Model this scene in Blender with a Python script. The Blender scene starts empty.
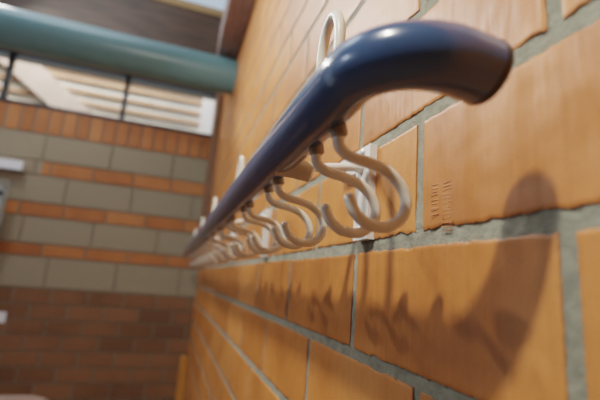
import bpy, bmesh, math, random
from mathutils import Vector, Matrix, noise
random.seed(7)
C = bpy.context.scene.collection
H = 1.55            # camera height above the floor
D = 0.20            # distance from the camera to the brick wall
YB = 2.90           # back wall
XW = D

# ------------------------------------------------------------------ materials
def mat(name):
    m = bpy.data.materials.new(name); m.use_nodes = True
    nt = m.node_tree; b = nt.nodes['Principled BSDF']
    return m, nt, b
def N(nt, t, **kw):
    n = nt.nodes.new(t)
    for k, v in kw.items():
        if k in n.inputs: n.inputs[k].default_value = v
        else: setattr(n, k, v)
    return n
def ramp(nt, stops):
    r = nt.nodes.new('ShaderNodeValToRGB')
    e = r.color_ramp.elements
    while len(e) < len(stops): e.new(0.5)
    for i, (p, c) in enumerate(stops): e[i].position = p; e[i].color = (*c, 1)
    return r
def plain(name, col, rough=.5, spec=.5, metal=0., nscale=40, namp=.12, bump=0., coat=0., stretch=None):
    m, nt, b = mat(name)
    tc = N(nt, 'ShaderNodeTexCoord'); no = N(nt, 'ShaderNodeTexNoise', Scale=nscale, Detail=5.)
    if stretch:
        mp = N(nt, 'ShaderNodeMapping'); mp.inputs['Scale'].default_value = stretch
        nt.links.new(tc.outputs['Object'], mp.inputs[0]); nt.links.new(mp.outputs[0], no.inputs['Vector'])
    else: nt.links.new(tc.outputs['Object'], no.inputs['Vector'])
    r = ramp(nt, [(.25, tuple(c*(1-namp) for c in col)), (.75, tuple(min(1, c*(1+namp)) for c in col))])
    nt.links.new(no.outputs['Fac'], r.inputs[0]); nt.links.new(r.outputs[0], b.inputs['Base Color'])
    b.inputs['Roughness'].default_value = rough; b.inputs['Specular IOR Level'].default_value = spec
    b.inputs['Metallic'].default_value = metal; b.inputs['Coat Weight'].default_value = coat
    b.inputs['Coat Roughness'].default_value = .08
    if bump:
        bp = N(nt, 'ShaderNodeBump', Strength=bump, Distance=.002)
        nt.links.new(no.outputs['Fac'], bp.inputs['Height']); nt.links.new(bp.outputs[0], b.inputs['Normal'])
    return m
def brick_mat(name, dark, mid, light, rough=.5, scale=1., spec=.5, var=.25):
    m, nt, b = mat(name)
    L = nt.links.new
    tc = N(nt, 'ShaderNodeTexCoord'); geo = N(nt, 'ShaderNodeNewGeometry')
    n1 = N(nt, 'ShaderNodeTexNoise', Scale=9.*scale, Detail=6., Roughness=.6)
    mp = N(nt, 'ShaderNodeMapping'); mp.inputs['Scale'].default_value = (40*scale, 130*scale, 9*scale)
    n2 = N(nt, 'ShaderNodeTexNoise', Scale=1., Detail=4., Roughness=.65)
    n3 = N(nt, 'ShaderNodeTexNoise', Scale=420.*scale, Detail=3.)
    for n in (n1, n3): L(tc.outputs['Object'], n.inputs['Vector'])
    L(tc.outputs['Object'], mp.inputs[0]); L(mp.outputs[0], n2.inputs['Vector'])
    a1 = N(nt, 'ShaderNodeMath', operation='MULTIPLY'); a1.inputs[1].default_value = .74; L(n1.outputs['Fac'], a1.inputs[0])
    a2 = N(nt, 'ShaderNodeMath', operation='MULTIPLY_ADD'); a2.inputs[1].default_value = .26; L(n2.outputs['Fac'], a2.inputs[0]); L(a1.outputs[0], a2.inputs[2])
    r0 = N(nt, 'ShaderNodeMath', operation='SUBTRACT'); r0.inputs[1].default_value = .5; L(geo.outputs['Random Per Island'], r0.inputs[0])
    a3 = N(nt, 'ShaderNodeMath', operation='MULTIPLY_ADD'); a3.inputs[1].default_value = var; L(r0.outputs[0], a3.inputs[0]); L(a2.outputs[0], a3.inputs[2])
    r = ramp(nt, [(.27, dark), (.5, mid), (.74, light)]); L(a3.outputs[0], r.inputs[0])
    # small dark and pale specks of the fired clay
    r2 = ramp(nt, [(.30, (.55, .5, .5)), (.40, (1, 1, 1)), (.66, (1, 1, 1)), (.76, (1.0, .95, .85))]); L(n3.outputs['Fac'], r2.inputs[0])
    mx = N(nt, 'ShaderNodeMix', data_type='RGBA', blend_type='MULTIPLY'); mx.inputs[0].default_value = .5
    L(r.outputs[0], mx.inputs[6]); L(r2.outputs[0], mx.inputs[7]); L(mx.outputs[2], b.inputs['Base Color'])
    b.inputs['Roughness'].default_value = rough; b.inputs['Specular IOR Level'].default_value = spec
    ad = N(nt, 'ShaderNodeMath', operation='MULTIPLY_ADD'); ad.inputs[1].default_value = .35; L(n3.outputs['Fac'], ad.inputs[0]); L(n2.outputs['Fac'], ad.inputs[2])
    bp = N(nt, 'ShaderNodeBump', Strength=.28, Distance=.0010); L(ad.outputs[0], bp.inputs['Height']); L(bp.outputs[0], b.inputs['Normal'])
    return m
def mortar_mat(name, c0, c1):
    m, nt, b = mat(name); L = nt.links.new
    tc = N(nt, 'ShaderNodeTexCoord')
    n1 = N(nt, 'ShaderNodeTexNoise', Scale=70., Detail=8., Roughness=.7); n2 = N(nt, 'ShaderNodeTexNoise', Scale=600., Detail=4.)
    for n in (n1, n2): L(tc.outputs['Object'], n.inputs['Vector'])
    r = ramp(nt, [(.3, c0), (.7, c1)]); L(n1.outputs['Fac'], r.inputs[0]); L(r.outputs[0], b.inputs['Base Color'])
    b.inputs['Roughness'].default_value = .9
    ad = N(nt, 'ShaderNodeMath', operation='MULTIPLY_ADD'); ad.inputs[1].default_value = .3; L(n2.outputs['Fac'], ad.inputs[0]); L(n1.outputs['Fac'], ad.inputs[2])
    bp = N(nt, 'ShaderNodeBump', Strength=.8, Distance=.003); L(ad.outputs[0], bp.inputs['Height']); L(bp.outputs[0], b.inputs['Normal'])
    return m
def glass_mat(name, tint):
    m = bpy.data.materials.new(name); m.use_nodes = True; nt = m.node_tree
    for n in list(nt.nodes): nt.nodes.remove(n)
    o = N(nt, 'ShaderNodeOutputMaterial'); t = N(nt, 'ShaderNodeBsdfTransparent'); g = N(nt, 'ShaderNodeBsdfGlossy'); mx = N(nt, 'ShaderNodeMixShader')
    t.inputs[0].default_value = (*tint, 1); g.inputs['Roughness'].default_value = .03
    fr = N(nt, 'ShaderNodeFresnel', IOR=1.12)
    nt.links.new(fr.outputs[0], mx.inputs[0]); nt.links.new(t.outputs[0], mx.inputs[1]); nt.links.new(g.outputs[0], mx.inputs[2]); nt.links.new(mx.outputs[0], o.inputs[0])
    return m

M_brick = brick_mat('orange_wire_cut_brick', (.34, .105, .020), (.51, .170, .034), (.63, .245, .065), rough=.45, var=.22)
M_mortar = mortar_mat('grey_mortar', (.175, .172, .125), (.31, .30, .222))
M_brick_back = brick_mat('orange_back_brick', (.30, .095, .022), (.39, .13, .034), (.46, .17, .05), rough=.7, scale=.6, var=.4)
M_brick_low = brick_mat('red_brown_back_brick', (.135, .060, .026), (.175, .078, .033), (.22, .10, .044), rough=.75, scale=.6, var=.6)
M_block = mortar_mat('grey_concrete_block', (.245, .20, .135), (.32, .27, .185))
M_mortar_back = mortar_mat('back_mortar', (.18, .15, .105), (.24, .20, .145))
M_rail = plain('blue_grey_nylon', (.043, .084, .185), rough=.22, spec=.5, nscale=15, namp=.05, coat=.3)
M_cap = plain('black_end_cap', (.008, .008, .01), rough=.45, nscale=30)
M_white = plain('off_white_plastic', (.77, .73, .61), rough=.3, spec=.5, nscale=60, namp=.04)
M_collar = plain('shade_browned_plastic', (.30, .235, .15), rough=.35, nscale=60, namp=.06)  # shade and warm reflection under the rail are put into this brown
M_boss = plain('cream_boss_plastic', (.56, .48, .34), rough=.35, nscale=60, namp=.06)
M_plate = plain('white_enamel_plate', (.82, .80, .75), rough=.35, nscale=60, namp=.04)
M_screw = plain('screw_steel', (.55, .52, .47), rough=.35, metal=.8, nscale=80)
M_teal = plain('teal_gloss_paint', (.14, .31, .35), rough=.33, spec=.6, nscale=6, namp=.1)
M_darkwood = plain('dark_stained_wood', (.075, .040, .022), rough=.5, nscale=6, namp=.5, stretch=(1, 8, 8), bump=.3)
M_litwood = plain('lit_edge_wood', (.42, .25, .10), rough=.5, nscale=6, namp=.3, stretch=(1, 8, 8))  # light on the beam's edge put into a golden wood colour
M_plumwood = plain('weathered_plum_brown_wood', (.29, .205, .19), rough=.6, nscale=10, namp=.35, stretch=(6, 1, 6))
M_trimwood = plain('brown_trim_wood', (.16, .075, .035), rough=.5, nscale=9, namp=.3, stretch=(8, 8, 1))
M_orangewood = plain('orange_varnished_wood', (.50, .21, .045), rough=.4, nscale=9, namp=.25, stretch=(8, 8, 1))
M_frame = plain('dark_window_frame', (.018, .02, .028), rough=.4, nscale=20)
M_glass = glass_mat('window_glass', (.93, .96, .96))
M_slat = plain('brown_slat_wood', (.36, .19, .10), rough=.6, nscale=8, namp=.3, stretch=(1, 8, 8))
M_tan = plain('tan_board', (.62, .43, .27), rough=.6, nscale=8, namp=.2, stretch=(1, 8, 8))
M_pink = plain('pinkish_brown_board', (.50, .36, .29), rough=.6, nscale=8, namp=.15)
M_pale = plain('pale_sheet', (.82, .86, .83), rough=.6, nscale=4, namp=.06)
M_palepost = plain('pale_pink_paint', (.78, .70, .68), rough=.5, nscale=8, namp=.08)
M_floor = plain('floor_tile', (.20, .13, .09), rough=.5, nscale=5, namp=.3)
M_ceil = plain('ceiling_board', (.20, .11, .06), rough=.6, nscale=5, namp=.3, stretch=(8, 1, 8))
M_signwhite = plain('white_lacquer', (.85, .88, .93), rough=.3, nscale=20, namp=.03)
M_greyframe = plain('grey_green_frame', (.20, .24, .22), rough=.35, nscale=20)
M_seat = plain('pale_pinkish_plywood', (.60, .45, .38), rough=.45, nscale=8, namp=.1)

# ------------------------------------------------------------------ helpers
def obj(name, bm, m, parent=None, smooth=True, bevel=0.):
    if bevel: bmesh.ops.bevel(bm, geom=[e for e in bm.edges if len(e.link_faces) == 2 and e.calc_face_angle(0) > .6], offset=bevel, segments=2, affect='EDGES')
    me = bpy.data.meshes.new(name); bm.to_mesh(me); bm.free()
    for k in (m if isinstance(m, (list, tuple)) else [m]): me.materials.append(k)
    if smooth:
        for p in me.polygons: p.use_smooth = True
        if hasattr(me, 'set_sharp_from_angle'): me.set_sharp_from_angle(angle=math.radians(40))
    o = bpy.data.objects.new(name, me); C.objects.link(o)
    if parent: o.parent = parent
    return o
def thing(name, label, cat, loc=(0, 0, 0), rot=(0, 0, 0), group=None):
    o = bpy.data.objects.new(name, None); C.objects.link(o); o.empty_display_size = .05
    o.location = loc; o.rotation_euler = rot
    return tag(o, label, cat, group)
def tag(o, label, cat, group=None):
    o['label'] = label; o['category'] = cat
    if group: o['group'] = group
    return o
def struct(o): o['kind'] = 'structure'; return o
def box(bm, x0, x1, y0, y1, z0, z1, mi=0, mtx=None):
    v = [bm.verts.new((x, y, z)) for x in (x0, x1) for y in (y0, y1) for z in (z0, z1)]
    for f in ((0, 1, 3, 2), (4, 6, 7, 5), (0, 4, 5, 1), (2, 3, 7, 6), (0, 2, 6, 4), (1, 5, 7, 3)):
        fc = bm.faces.new([v[i] for i in f]); fc.material_index = mi
    if mtx: bmesh.ops.transform(bm, matrix=mtx, verts=v)
    return v
def B(*a, **k):
    bm = bmesh.new(); box(bm, *a, **k); return bm
def tube(bm, pts, r, seg=14, cap=True, closed=False):
    """round tube along a list of points; r is one radius or one per point; rounded ends come from the radii"""
    pts = [Vector(p) for p in pts]; n = len(pts)
    rs = r if isinstance(r, (list, tuple)) else [r]*n
    rings = []; ref = None
    for i, p in enumerate(pts):
        a = pts[i-1] if (i > 0 or closed) else pts[0]; b = pts[(i+1) % n] if (i < n-1 or closed) else pts[-1]
        t = (b-a).normalized()
        if ref is None:
            ref = Vector((0, 0, 1)) if abs(t.z) < .9 else Vector((1, 0, 0))
        u = (ref - t*ref.dot(t)).normalized(); ref = u; w = t.cross(u)
        rings.append([bm.verts.new(p + (u*math.cos(2*math.pi*k/seg) + w*math.sin(2*math.pi*k/seg))*rs[i]) for k in range(seg)])
    for i in range(n if closed else n-1):
        A, Bq = rings[i], rings[(i+1) % n]
        for k in range(seg): bm.faces.new((A[k], A[(k+1) % seg], Bq[(k+1) % seg], Bq[k]))
    if cap and not closed:
        bm.faces.new(rings[0][::-1]); bm.faces.new(rings[-1])
def smooth_path(ctrl, per=8):
    P = [Vector(p) for p in ctrl]; out = []
    for i in range(len(P)-1):
        p0 = P[max(i-1, 0)]; p1 = P[i]; p2 = P[i+1]; p3 = P[min(i+2, len(P)-1)]
        for k in range(per):
            t = k/per
            out.append(.5*((2*p1) + (p2-p0)*t + (2*p0-5*p1+4*p2-p3)*t*t + (3*p1-p0-3*p2+p3)*t**3))
    out.append(P[-1]); return out
def round_end(path, r, which=-1, k=5):
    """extends a tube with a hemispherical end; returns points and radii"""
    pts = list(path); rs = [r]*len(pts)
    t = (pts[-1]-pts[-2]).normalized(); e = pts[-1]
    for i in range(1, k+1):
        a = math.pi/2*i/k
        pts.append(e + t*r*math.sin(a)); rs.append(max(r*math.cos(a), r*.06))
    return pts, rs

# ------------------------------------------------------------------ right wall: real bricks standing proud of the mortar
def brick(bm, y0, y1, z0, z1, ny, nz, jit, seed, chip=0.):
    """one brick face with ragged edges, its rim turned back into the mortar"""
    rings = {}
    cy, cz = (y0+y1)/2, (z0+z1)/2
    def edge_noise(y, z, s): 
        p = Vector((y*95+seed*7.1, z*95-seed*3.3, s))
        a = noise.noise(p) + .6*noise.noise(p*2.7) + .45*noise.noise(p*6.1)
        c = noise.noise(Vector((y*38+seed*1.7, z*38, s+9)))
        h = .5*noise.noise(p*2.1)+.5*noise.noise(p*5.3)+.4*noise.noise(p*11.)
        if s in (3.1, -3.1): return jit*.30*h
        return jit*(.35*a+.75*h) - chip*max(0., c-.2)*1.8
    g = [[None]*(nz+3) for _ in range(ny+3)]
    e = .0006
    def co(k, n, lo, hi):
        if k == 0: return lo-.0006, 0
        if k == 1: return lo, 1
        if k == n+1: return hi, 1
        if k == n+2: return hi+.0006, 0
        return lo+(hi-lo)*(k-1)/n, 2
    for i in range(ny+3):
        y, fy = co(i, ny, y0, y1)
        for j in range(nz+3):
            z, fz = co(j, nz, z0, z1)
            dx = .0065 if min(fy, fz) == 0 else (e if min(fy, fz) == 1 else 0.)
            yy, zz = y, z
            # ragged boundary: falls off within 6 mm of the edge
            for (d, sgn, ax) in ((y-y0, 1, 0), (y1-y, -1, 0), (z-z0, 1, 1), (z1-z, -1, 1)):
                w = max(0., 1-max(d, 0)/.007)
                if w > 0 and jit > 0:
                    q = edge_noise(y if ax else 0, z if not ax else 0, 3.1*sgn+ax*17)
                    if ax == 0: yy -= sgn*q*w
                    else: zz -= sgn*q*w
            if jit > 0 and dx < .005:
                dx += .0003*noise.noise(Vector((y*60, z*60, seed))) + .0002*noise.noise(Vector((y*230, z*40, seed)))
            g[i][j] = bm.verts.new((XW+dx, yy, H+zz))
    for i in range(ny+2):
        for j in range(nz+2):
            bm.faces.new((g[i][j], g[i][j+1], g[i+1][j+1], g[i+1][j]))
u = D
up = [.217, .787, 1.335, 1.875, 2.41, 2.88, 3.4, 3.94, 4.48, 5.02, 5.56, 6.1, 6.64, 7.18, 7.72, 8.26]
down = [.217-.57*k for k in range(1, 14)]
lev = sorted(down+up)
i0 = lev.index(.217)
bm = bmesh.new(); sd = 0
for k in range(len(lev)-1):
    za, zb = lev[k]*u, lev[k+1]*u
    ph = (1.48 if (k-i0) % 2 == 0 else .80)
    jt = .062*u if k >= i0+2 else .068*u
    jv = .056*u
    for n in range(-4, 12):
        ya, yb = (ph+1.29*n)*u, (ph+1.29*(n+1))*u
        if ya > YB or yb < -.55: continue
        sd += 1
        near = ya < .75 and -.30 < za and zb < .48
        mid = ya < 1.5 and -.5 < za and zb < .8
        b_yb = min(yb-jv/2, YB-.003)
        if b_yb-ya < .02: continue
        jz = [random.uniform(-.0012, .0012) for _ in range(2)]
        if near: brick(bm, ya+jv/2, b_yb, za+jt/2+jz[0], zb-jt/2+jz[1], 150, 60, .0021, sd, chip=.0030)
        elif mid: brick(bm, ya+jv/2, b_yb, za+jt/2, zb-jt/2, 40, 18, .0014, sd, chip=.0015)
        else: brick(bm, ya+jv/2, b_yb, za+jt/2, zb-jt/2, 8, 4, 0, sd)
for f in bm.faces: f.material_index = 0
# the mortar bed, a little behind the brick faces
y0, y1, z0, z1 = -.6, YB, -H, lev[-1]*u
vs = {}
def mrt(yv, zv):
    for i, y in enumerate(yv):
        for j, z in enumerate(zv):
            p = Vector((y*45, z*45, 3.))
            vs[(i, j)] = bm.verts.new((XW+.0018-.0009*noise.noise(p)-.0009*noise.noise(p*3.7), y, H+z))
    for i in range(len(yv)-1):
        for j in range(len(zv)-1):
            f = bm.faces.new((vs[(i, j)], vs[(i, j+1)], vs[(i+1, j+1)], vs[(i+1, j)])); f.material_index = 1
def span(a, b, n): return [a+(b-a)*i/n for i in range(n+1)]
mrt(span(y0, .05, 8)[:-1]+span(.05, .9, 240)[:-1]+span(.9, y1, 40), span(z0, -.2, 16)[:-1]+span(-.2, .25, 150)[:-1]+span(.25, z1, 20))
# solid back of the wall
for f in bm.faces: pass
wr = struct(obj('wall_right', bm, [M_brick, M_mortar], smooth=True))
bm = B(XW+.012, XW+.2, y0, YB+.25, 0, H+z1)
struct(obj('wall_right_core', bm, M_mortar, wr, smooth=False))

# pressed maker's mark on one brick: two worn columns of sideways strokes, raised out of the clay
bm = bmesh.new(); rr = random.Random(3)
def stroke(ya, za, yb, zb, w):
    a = Vector((XW, ya, H+za)); b = Vector((XW, yb, H+zb)); 
    pts = [a, a.lerp(b, .15), a.lerp(b, .5), a.lerp(b, .85), b]
    tube(bm, pts, [w*.3, w*.9, w, w*.9, w*.3], seg=7)
for c, (yc, zs, ze, n, wd) in enumerate(((1.366, .440, .310, 9, .028), (1.290, .432, .240, 13, .033))):
    for i in range(n):
        z = zs+(ze-zs)*i/(n-1)+rr.uniform(-.003, .003)
        dz = rr.choice((-.005, -.002, .002, .004)); l = wd*rr.uniform(.75, 1.05)
        stroke((yc+l)*u, z*u, (yc-l)*u, (z+dz)*u, .00046)
        if rr.random() < .45: stroke((yc+rr.choice((l, -l, 0)))*u, z*u, (yc+rr.choice((l, -l, 0)))*u, (z-.016)*u, .00026)
struct(obj('brick_stamp', bm, M_brick, wr))

# ------------------------------------------------------------------ coat rack
rack = thing('coat_rack', 'blue tubular coat rail with cream hooks and hat loops on the orange brick wall', 'coat rack', (XW, 6*u, H))
RX, RZ, RR = .446*u, .625*u, .0915*u
def loc(p): return Vector((p[0]-XW, p[1]-6*u, p[2]))          # into the rack's own space
bm = bmesh.new()
R_, Yc = .225*u, 1.045*u
path = [(RX, y, RZ) for y in span(12.4*u, 1.4*u, 30)[:-1]+span(1.4*u, Yc, 12)]
path += [(RX+R_-R_*math.cos(a), Yc-R_*math.sin(a), RZ) for a in span(0, math.pi/2, 24)[1:]]
xe = .750*u
path += [(x, Yc-R_, RZ) for x in span(RX+R_, xe, 5)[1:]]
path = [(x, y, z-.018*u*max(0, (x-RX)/(xe-RX))**2) for x, y, z in path]
pts = [loc(p) for p in path]
def fat(p):                                                     # the straight run is a little thicker than the drawn bend
    t = min(1, max(0, (p[1]-.95*u)/(.35*u))); return t*t*(3-2*t)
pts = [loc((p[0], p[1], p[2]-.010*u*fat(p))) for p in path]
tube(bm, pts, [RR*(1+.085*fat(p)) for p in path], seg=48)
rail = obj('rail', bm, M_rail, rack)
bm = bmesh.new()
yE = Yc-R_
cp = [(.0, 1.0), (.0003, 1.010), (.0018, 1.010), (.0036, .985), (.0052, .93), (.0064, .84), (.0072, .70), (.0077, .45), (.0079, .1)]
tube(bm, [loc((xe+dx, yE, RZ-.018*u-dx*.15)) for dx, k in cp], [RR*k for dx, k in cp], seg=48)
obj('end_cap', bm, M_cap, rail)
bm = bmesh.new()
tube(bm, [loc((RX, y, RZ-.010*u)) for y in (12.4*u-.002, 12.4*u, 12.4*u+.004, 12.4*u+.006)], [RR*1.06, RR*1.10, RR*1.10, RR*.92], seg=40)
obj('end_cap', bm, M_cap, rail)

HK = [(.497, .560), (.493, .505), (.503, .463), (.545, .437), (.620, .425), (.690, .405), (.742, .362), (.766, .305), (.748, .247), (.693, .209), (.622, .210), (.572, .243), (.548, .288)]
def hook_mesh():
    bm = bmesh.new()
    p = smooth_path([Vector((a*u, 0, b*u)) for a, b in HK], 7)
    q, rs = round_end(p, .0208*u)
    q = [v-Vector((XW, 0, 0)) for v in q]
    tube(bm, q, rs, seg=16)
    return bm
def collar_mesh():
    bm = bmesh.new()
    a = Vector((.478*u-XW, 0, .585*u)); b = Vector((.499*u-XW, 0, .497*u))
    d = (b-a)
    tube(bm, [a, a+d*.8, a+d*.93, b], [.031*u, .031*u, .030*u, .023*u], seg=18)
    return bm
hook0 = collar0 = None
for k in range(14):
    for dy in (-.11, .11):
        y = (1.32+.8*k+dy)*u
        if hook0 is None:
            hook0 = obj('coat_hook', hook_mesh(), M_white, rack); collar0 = obj('collar', collar_mesh(), M_collar, hook0)
            hk = hook0
        else:
            hk = hook0.copy(); C.objects.link(hk); hk.parent = rack
            cl = collar0.copy(); C.objects.link(cl); cl.parent = hk
        hk.location = (0, y-6*u, 0)

# hat loops: tall narrow hoops standing up behind the rail
def loop_mesh():
    bm = bmesh.new()
    w = .108*u; zt = 1.195*u; x = .56*u-XW
    z0 = .60*u
    p = [Vector((x-.06*u, -w, z0-.02*u)), Vector((x-.005*u, -w, z0+.06*u))]
    p += [Vector((x, -w, z)) for z in span(.72*u, zt-w*1.5, 6)]
    p += [Vector((x, -w*math.cos(a), zt-w*1.5+w*1.5*math.sin(a))) for a in span(0, math.pi, 18)[1:-1]]
    p += [Vector((x, w, z)) for z in span(zt-w*1.5, .72*u, 6)]
    p += [Vector((x-.005*u, w, z0+.06*u)), Vector((x-.06*u, w, z0-.02*u))]
    tube(bm, p, .024*u, seg=14)
    return bm
loop0 = None
for k in range(5):
    y = (1.53+2.4*k)*u
    lp = obj('hat_loop', loop_mesh(), M_white, rack) if loop0 is None else loop0.copy()
    if loop0 is None: loop0 = lp
    else: C.objects.link(lp); lp.parent = rack
    lp.location = (0, y-6*u, 0)

# wall brackets: enamelled plate, stand-off arm and the screwed boss under the rail
def bracket_mesh():
    bm = bmesh.new()
    y0, y1 = -.20*u, -.035*u
    box(bm, -.042*u, .004*u, y0, y1, .250*u, .775*u); box(bm, -.042*u, .004*u, y1, .20*u, .645*u, .775*u)
    a = Vector((.50*u-XW, -.20*u, .560*u)); b = Vector((-.03*u, -.10*u, .665*u))
    tube(bm, [a, a.lerp(b, .3), a.lerp(b, .88), b], [.030*u, .024*u, .024*u, .045*u], seg=16)
    return bm
def boss_mesh():
    bm = bmesh.new()
    a = Vector((.455*u-XW, -.22*u, .575*u)); b = Vector((.615*u-XW, -.27*u, .530*u)); d = b-a
    tube(bm, [a, a+d*.4, a+d*.8, a+d*.97, b], [.068*u, .056*u, .050*u, .046*u, .034*u], seg=20)
    return bm
def screws(z, y, x=-.045):
    bm = bmesh.new()
    tube(bm, [Vector(((x+.012)*u, y*u, z*u)), Vector((x*u, y*u, z*u)), Vector(((x-.008)*u, y*u, z*u))], [.026*u, .026*u, .015*u], seg=14)
    return bm
br0 = None; kids = []
for k in range(5):
    y = (2.08+2.4*k)*u
    if br0 is None:
        br0 = obj('wall_bracket', bracket_mesh(), M_plate, rack); br = br0
        kids.append(obj('boss', boss_mesh(), M_boss, br0))
        for yy, zz in ((-.115, .745), (-.115, .30)): kids.append(obj('screw', screws(zz, yy), M_screw, br0))
        kids.append(obj('screw', screws(.71, .12), M_screw, br0))
    else:
        br = br0.copy(); C.objects.link(br); br.parent = rack
        for c in kids:
            d = c.copy(); C.objects.link(d); d.parent = br
    br.location = (0, y-6*u, 0)

# ------------------------------------------------------------------ back wall: bands of grey block and orange brick
bm = bmesh.new()
XL = -2.6
def course(z0, z1, L, off, mi, t=.012, x0=XL, x1=XW):
    x = x0-L+off
    while x < x1:
        a, b = max(x+t/2, x0), min(x+L-t/2, x1)
        if b-a > .015:
            v = box(bm, a, b, YB+random.uniform(-.001, .001), YB+.08, H+z0+t/2, H+z1-t/2, mi)
        x += L
course(.825, 1.0, .082, 0, 0)
for (a, b, mi, L, off) in ((.645, .825, 1, .40, .13), (.55, .645, 0, .25, .05), (.372, .55, 1, .40, .30), (.283, .372, 0, .25, .16), (.115, .283, 1, .40, .10), (.036, .115, 0, .25, .08), (-.155, .036, 1, .40, .28)):
    if b == .645: course(a, b, .25, off, mi, x0=-.86); course(a, b, .40, .1, 1, x1=-.86)
    else: course(a, b, L, off, mi)
z = -.155; k = 0
while z > -H+.02:
    course(max(z-.0915, -H), z, .208, .06+.104*(k % 2), 2); z -= .0915; k += 1
box(bm, XL, XW, YB+.006, YB+.2, 0, H+1.0, 3); box(bm, XL, XW, YB+.006, YB+.2, H+1.38, H+1.96, 3)
box(bm, XL, XW, YB+.006, YB+.2, H+2.36, H+2.6, 3)
struct(obj('wall_back', bm, [M_brick_back, M_block, M_brick_low, M_mortar_back], smooth=False))

# clerestory window
def window(name, z0, z1, mull, x0, x1, bar):
    bm = bmesh.new(); yy0, yy1 = YB+.06, YB+.10
    box(bm, x0, x1, yy0-.06, yy1, H+z0, H+z0+bar*.8); box(bm, x0, x1, yy0, yy1, H+z1-bar*.35, H+z1)
    for x in [x0+bar/2, x1-bar/2]+mull: box(bm, x-bar/2, x+bar/2, yy0, yy1, H+z0+bar*.8, H+z1-bar*.35)
    w = struct(obj(name, bm, M_frame, smooth=False))
    g = B(x0+.005, x1-.005, (yy0+yy1)/2-.003, (yy0+yy1)/2+.003, H+z0+.01, H+z1-.01)
    struct(obj('pane', g, M_glass, w, smooth=False))
window('window_1', 1.0, 1.38, [-1.92, -1.19, -.46], XL, XW, .030)
window('window_2', 1.96, 2.36, [-1.6, -1.0], XL, XW, .028)

# seen through the clerestory: a slatted screen outside
scr = thing('slatted_screen', 'outdoor screen of brown horizontal slats over pale sheet seen through the high window', 'screen', (0, YB+.9, 0))
obj('sheet', B(-4.2, 1.2, .02, .04, H+1.05, H+2.05), M_pale, scr, smooth=False)
s0 = None
for k in range(5):
    z = H+1.22+.105*k
    if s0 is None:
        s0 = obj('slat', B(-4.2, 1.2, -.006, .02, -.020, .020), M_slat, scr, smooth=False); s = s0
    else: s = s0.copy(); C.objects.link(s); s.parent = scr
    s.location = (0, 0, z)
obj('top_board', B(-4.2, 1.2, -.012, .02, H+1.695, H+1.80), M_tan, scr, smooth=False)
bm = bmesh.new(); mt = Matrix.Translation((-1.36, -.03, H+1.60)) @ Matrix.Rotation(math.radians(36), 4, 'Y')
box(bm, -.85, .85, -.02, .025, -.10, .10, mtx=mt)
obj('brace', bm, M_pink, scr, smooth=False)['label'] = 'pinkish brown diagonal brace'
obj('post', B(.10, .215, -.08, .02, 0, H+2.05), M_palepost, scr, smooth=False)['label'] = 'pale pink upright post'
obj('post', B(.235, .42, -.10, .02, 0, H+2.05), M_trimwood, scr, smooth=False)['label'] = 'dark reddish brown upright post'

# ------------------------------------------------------------------ beams
bm = bmesh.new()
tube(bm, [Vector((x, 0, 0)) for x in (XL, -1.5, -.5, XW+.008)], .092, seg=48)
pb = obj('steel_beam', bm, M_teal); pb.location = (0, 2.0, H+1.042)
tag(pb, 'thick glossy teal round steel beam crossing above the high window', 'beam')
bm = B(XL, XW, YB-.14, YB+.05, H+1.40, H+1.955)
wb = obj('wooden_beam', bm, M_darkwood, smooth=False, bevel=.006); tag(wb, 'dark brown wooden beam just above the teal beam', 'beam')
obj('lit_edge', B(XL, XW, YB-.15, YB-.14, H+1.90, H+1.955), M_litwood, wb, smooth=False)['label'] = 'strip along the upper edge, coloured golden as if lit'  # golden strip paints the light along the beam's upper edge
bm = B(.096, XW-.004, -.6, 2.06, H+1.148, H+1.36)
tb = obj('timber_plate', bm, M_plumwood, smooth=False, bevel=.005); tag(tb, 'weathered plum brown timber running along the top of the orange brick wall', 'beam')
struct(obj('trim_1', B(XW-.034, XW-.001, YB-.34, YB-.004, H+.10, H+1.36), M_trimwood, smooth=False, bevel=.003))

# ------------------------------------------------------------------ small things by the back wall
ps = obj('wooden_post', B(-.022, .022, -.022, .022, 0, H-.53), M_orangewood, smooth=False, bevel=.004); ps.location = (XW-.026, YB-.03, 0)
tag(ps, 'orange varnished wooden post standing in the corner below the coat rail', 'post')
gp = thing('glazed_case', 'glazed panel in a grey green frame, below the white box on the back wall', 'panel', (-1.03, YB-.10, H+.26), (0, 0, math.radians(28)))
bm = bmesh.new(); w, h = .5, .215
box(bm, -w, .045, -.012, .012, h-.022, h); box(bm, -w, .045, -.012, .012, -h, -h+.022)
box(bm, .023, .045, -.012, .012, -h+.022, h-.022); box(bm, -w, -w+.022, -.012, .012, -h+.022, h-.022)
obj('frame', bm, M_greyframe, gp, smooth=False)
obj('pane', B(-w+.02, .025, -.003, .003, -h+.02, h-.02), M_glass, gp, smooth=False)
obj('backing', B(-w+.02, .025, .006, .010, -h+.02, h-.02), M_signwhite, gp, smooth=False)
for i, (zz, mm) in enumerate(((.13, M_frame), (.03, M_orangewood), (-.05, M_block))):
    obj('shelf', B(-w+.02, .025, -.001, .006, zz-.016, zz+.016), mm, gp, smooth=False)
wl = obj('wall_box', B(-.35, .0, -.05, .0, -.028, .028), M_signwhite, smooth=False, bevel=.006); wl.location = (-.955, YB, H+.585)
tag(wl, 'white box fixed to the grey blocks above the glazed panel', 'box')
pn = obj('paper_notice', B(-.12, 0, -.003, 0, -.03, .03), M_signwhite, smooth=False); pn.location = (-.885, YB+.001, H-.335)
tag(pn, 'small white notice on the dark lower brickwork at the photo edge', 'notice')
ch = thing('chair', 'chair with a pale rounded backrest in front of the dark back wall', 'chair', (-.72, YB-.32, 0))
bm = bmesh.new()
prof = []
for i in range(17):
    a = i/16; x = -.21+.42*a
    prof.append((x, H-.680-.035*abs(2*a-1)**4))
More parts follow.
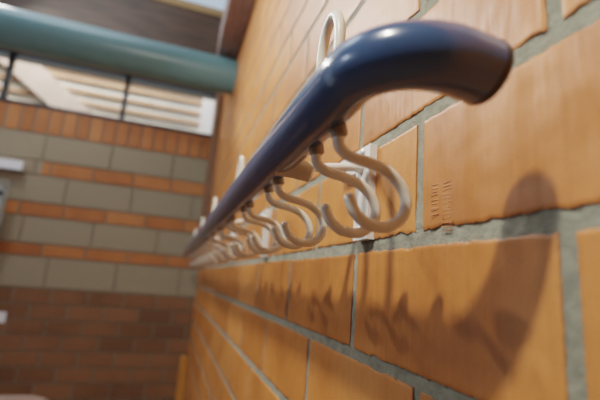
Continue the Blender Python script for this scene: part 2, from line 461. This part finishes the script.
vt = []
for (x, zt) in prof:
    yb = -.03*(1-(x/.21)**2)
    vt.append([bm.verts.new((x, yb+dy, z)) for dy, z in ((-.008, zt), (.008, zt), (.008, zt-.16), (-.008, zt-.16))])
for i in range(16):
    for k in range(4): bm.faces.new((vt[i][k], vt[i][(k+1) % 4], vt[i+1][(k+1) % 4], vt[i+1][k]))
bm.faces.new(vt[0][::-1]); bm.faces.new(vt[-1])
obj('backrest', bm, M_seat, ch)
obj('seat', B(-.21, .21, .0, .28, .44, .455), M_seat, ch, smooth=False, bevel=.004)
for sx in (-1, 1):
    for yy, zt in ((.0, H-.73), (.26, .44)):
        bm = bmesh.new(); tube(bm, [Vector((sx*.19, yy, 0)), Vector((sx*.19, yy, zt))], .011, seg=12); obj('leg', bm, M_frame, ch)

# ------------------------------------------------------------------ floor, ceiling
struct(obj('floor', B(-5, XW+.2, -3, YB+.2, -.1, 0), M_floor, smooth=False))
bm = bmesh.new()
XF = -4.2
for (a, b, c, d) in ((-3, YB+.2, 0, H-.1), (-3, YB+.2, H+1.5, H+2.6), (-3, .2, H+.3, H+1.5), (2.4, YB+.2, H+.3, H+1.5), (-3, YB+.2, H-.1, H+.3)): box(bm, XF-.2, XF, a, b, c, d)
struct(obj('wall_left', bm, M_brick_low, smooth=False))
bm = bmesh.new()
for y in (.2, .93, 1.65, 2.36): box(bm, XF-.1, XF-.05, y, y+.04, H+.3, H+1.5)
w3 = struct(obj('window_3', bm, M_frame, smooth=False)); struct(obj('pane', B(XF-.08, XF-.07, .2, 2.4, H+.3, H+1.5), M_glass, w3, smooth=False))
struct(obj('wall_rear', B(XF-.2, XW+.2, -3.2, -3, 0, H+2.6), M_brick_low, smooth=False))
struct(obj('ceiling', B(-5, XW+.2, -3, YB+.2, H+2.6, H+2.7), M_ceil, smooth=False))

# ------------------------------------------------------------------ light
W = bpy.data.worlds.new('sky'); bpy.context.scene.world = W; W.use_nodes = True
bg = W.node_tree.nodes['Background']; bg.inputs[0].default_value = (.62, .74, .92, 1); bg.inputs[1].default_value = 1.1
def area(name, loc, target, size, power, col, sy=None):
    l = bpy.data.lights.new(name, 'AREA'); l.energy = power; l.color = col; l.size = size
    if sy: l.shape = 'RECTANGLE'; l.size_y = sy
    o = bpy.data.objects.new(name, l); C.objects.link(o); o.location = loc
    d = Vector(target)-Vector(loc); o.rotation_euler = d.to_track_quat('-Z', 'Y').to_euler()
    return o
area('lamp_key', (-.45, -.08, H+1.02), (.2, .2, H), .05, 20, (1, .94, .84))
area('lamp_far', (-.42, 1.30, H+1.05), (.2, .95, H), .035, 8.5, (1, .95, .88))
area('lamp_farther', (-1.2, 2.3, H+1.75), (.2, 1.6, H), .08, 12, (1, .95, .88))
area('lamp_mid', (-.55, 1.05, H+.80), (.2, .60, H), .03, 3.2, (1, .95, .88))
area('lamp_side', (-2.6, .85, H+.95), (.2, .4, H+.1), .22, 9, (.66, .78, 1))
area('skylight', (-.95, 1.9, H+2.5), (-.6, 2.2, H), 1.5, 13, (.84, .92, 1))
area('beam_highlight_fill', (-1.1, 1.35, H+2.5), (-.9, 2.0, H+1.0), .9, 13, (.74, .88, 1))  # added lamp, wide and cool, for the highlight on the teal beam
area('screen_fill', (-1.3, YB+.24, H+2.6), (-1.3, YB+.9, H+1.5), 2.6, 190, (1, .98, .95), sy=.2)  # added lamp that brightens the slatted screen, no fixture out there

# ------------------------------------------------------------------ camera
cam = bpy.data.cameras.new('camera'); cam.lens = 24.0; cam.sensor_width = 36.0; cam.clip_start = .01
co = bpy.data.objects.new('camera', cam); C.objects.link(co)
right = Vector((0.94813744, -0.30887619, 0.07503925)); down = Vector((0.13248024, 0.16940782, -0.97660124)); fwd = Vector((0.28893663, 0.93589342, 0.20154189))
m3 = Matrix((right, -down, -fwd)).transposed()
co.matrix_world = Matrix.Translation((0, 0, H)) @ m3.to_4x4()
cam.dof.use_dof = True; cam.dof.focus_distance = .38; cam.dof.aperture_fstop = 3.6
bpy.context.scene.camera = co
vs_ = bpy.context.scene.view_settings
vs_.view_transform = 'Filmic'; vs_.look = 'None'; vs_.exposure = 0.0
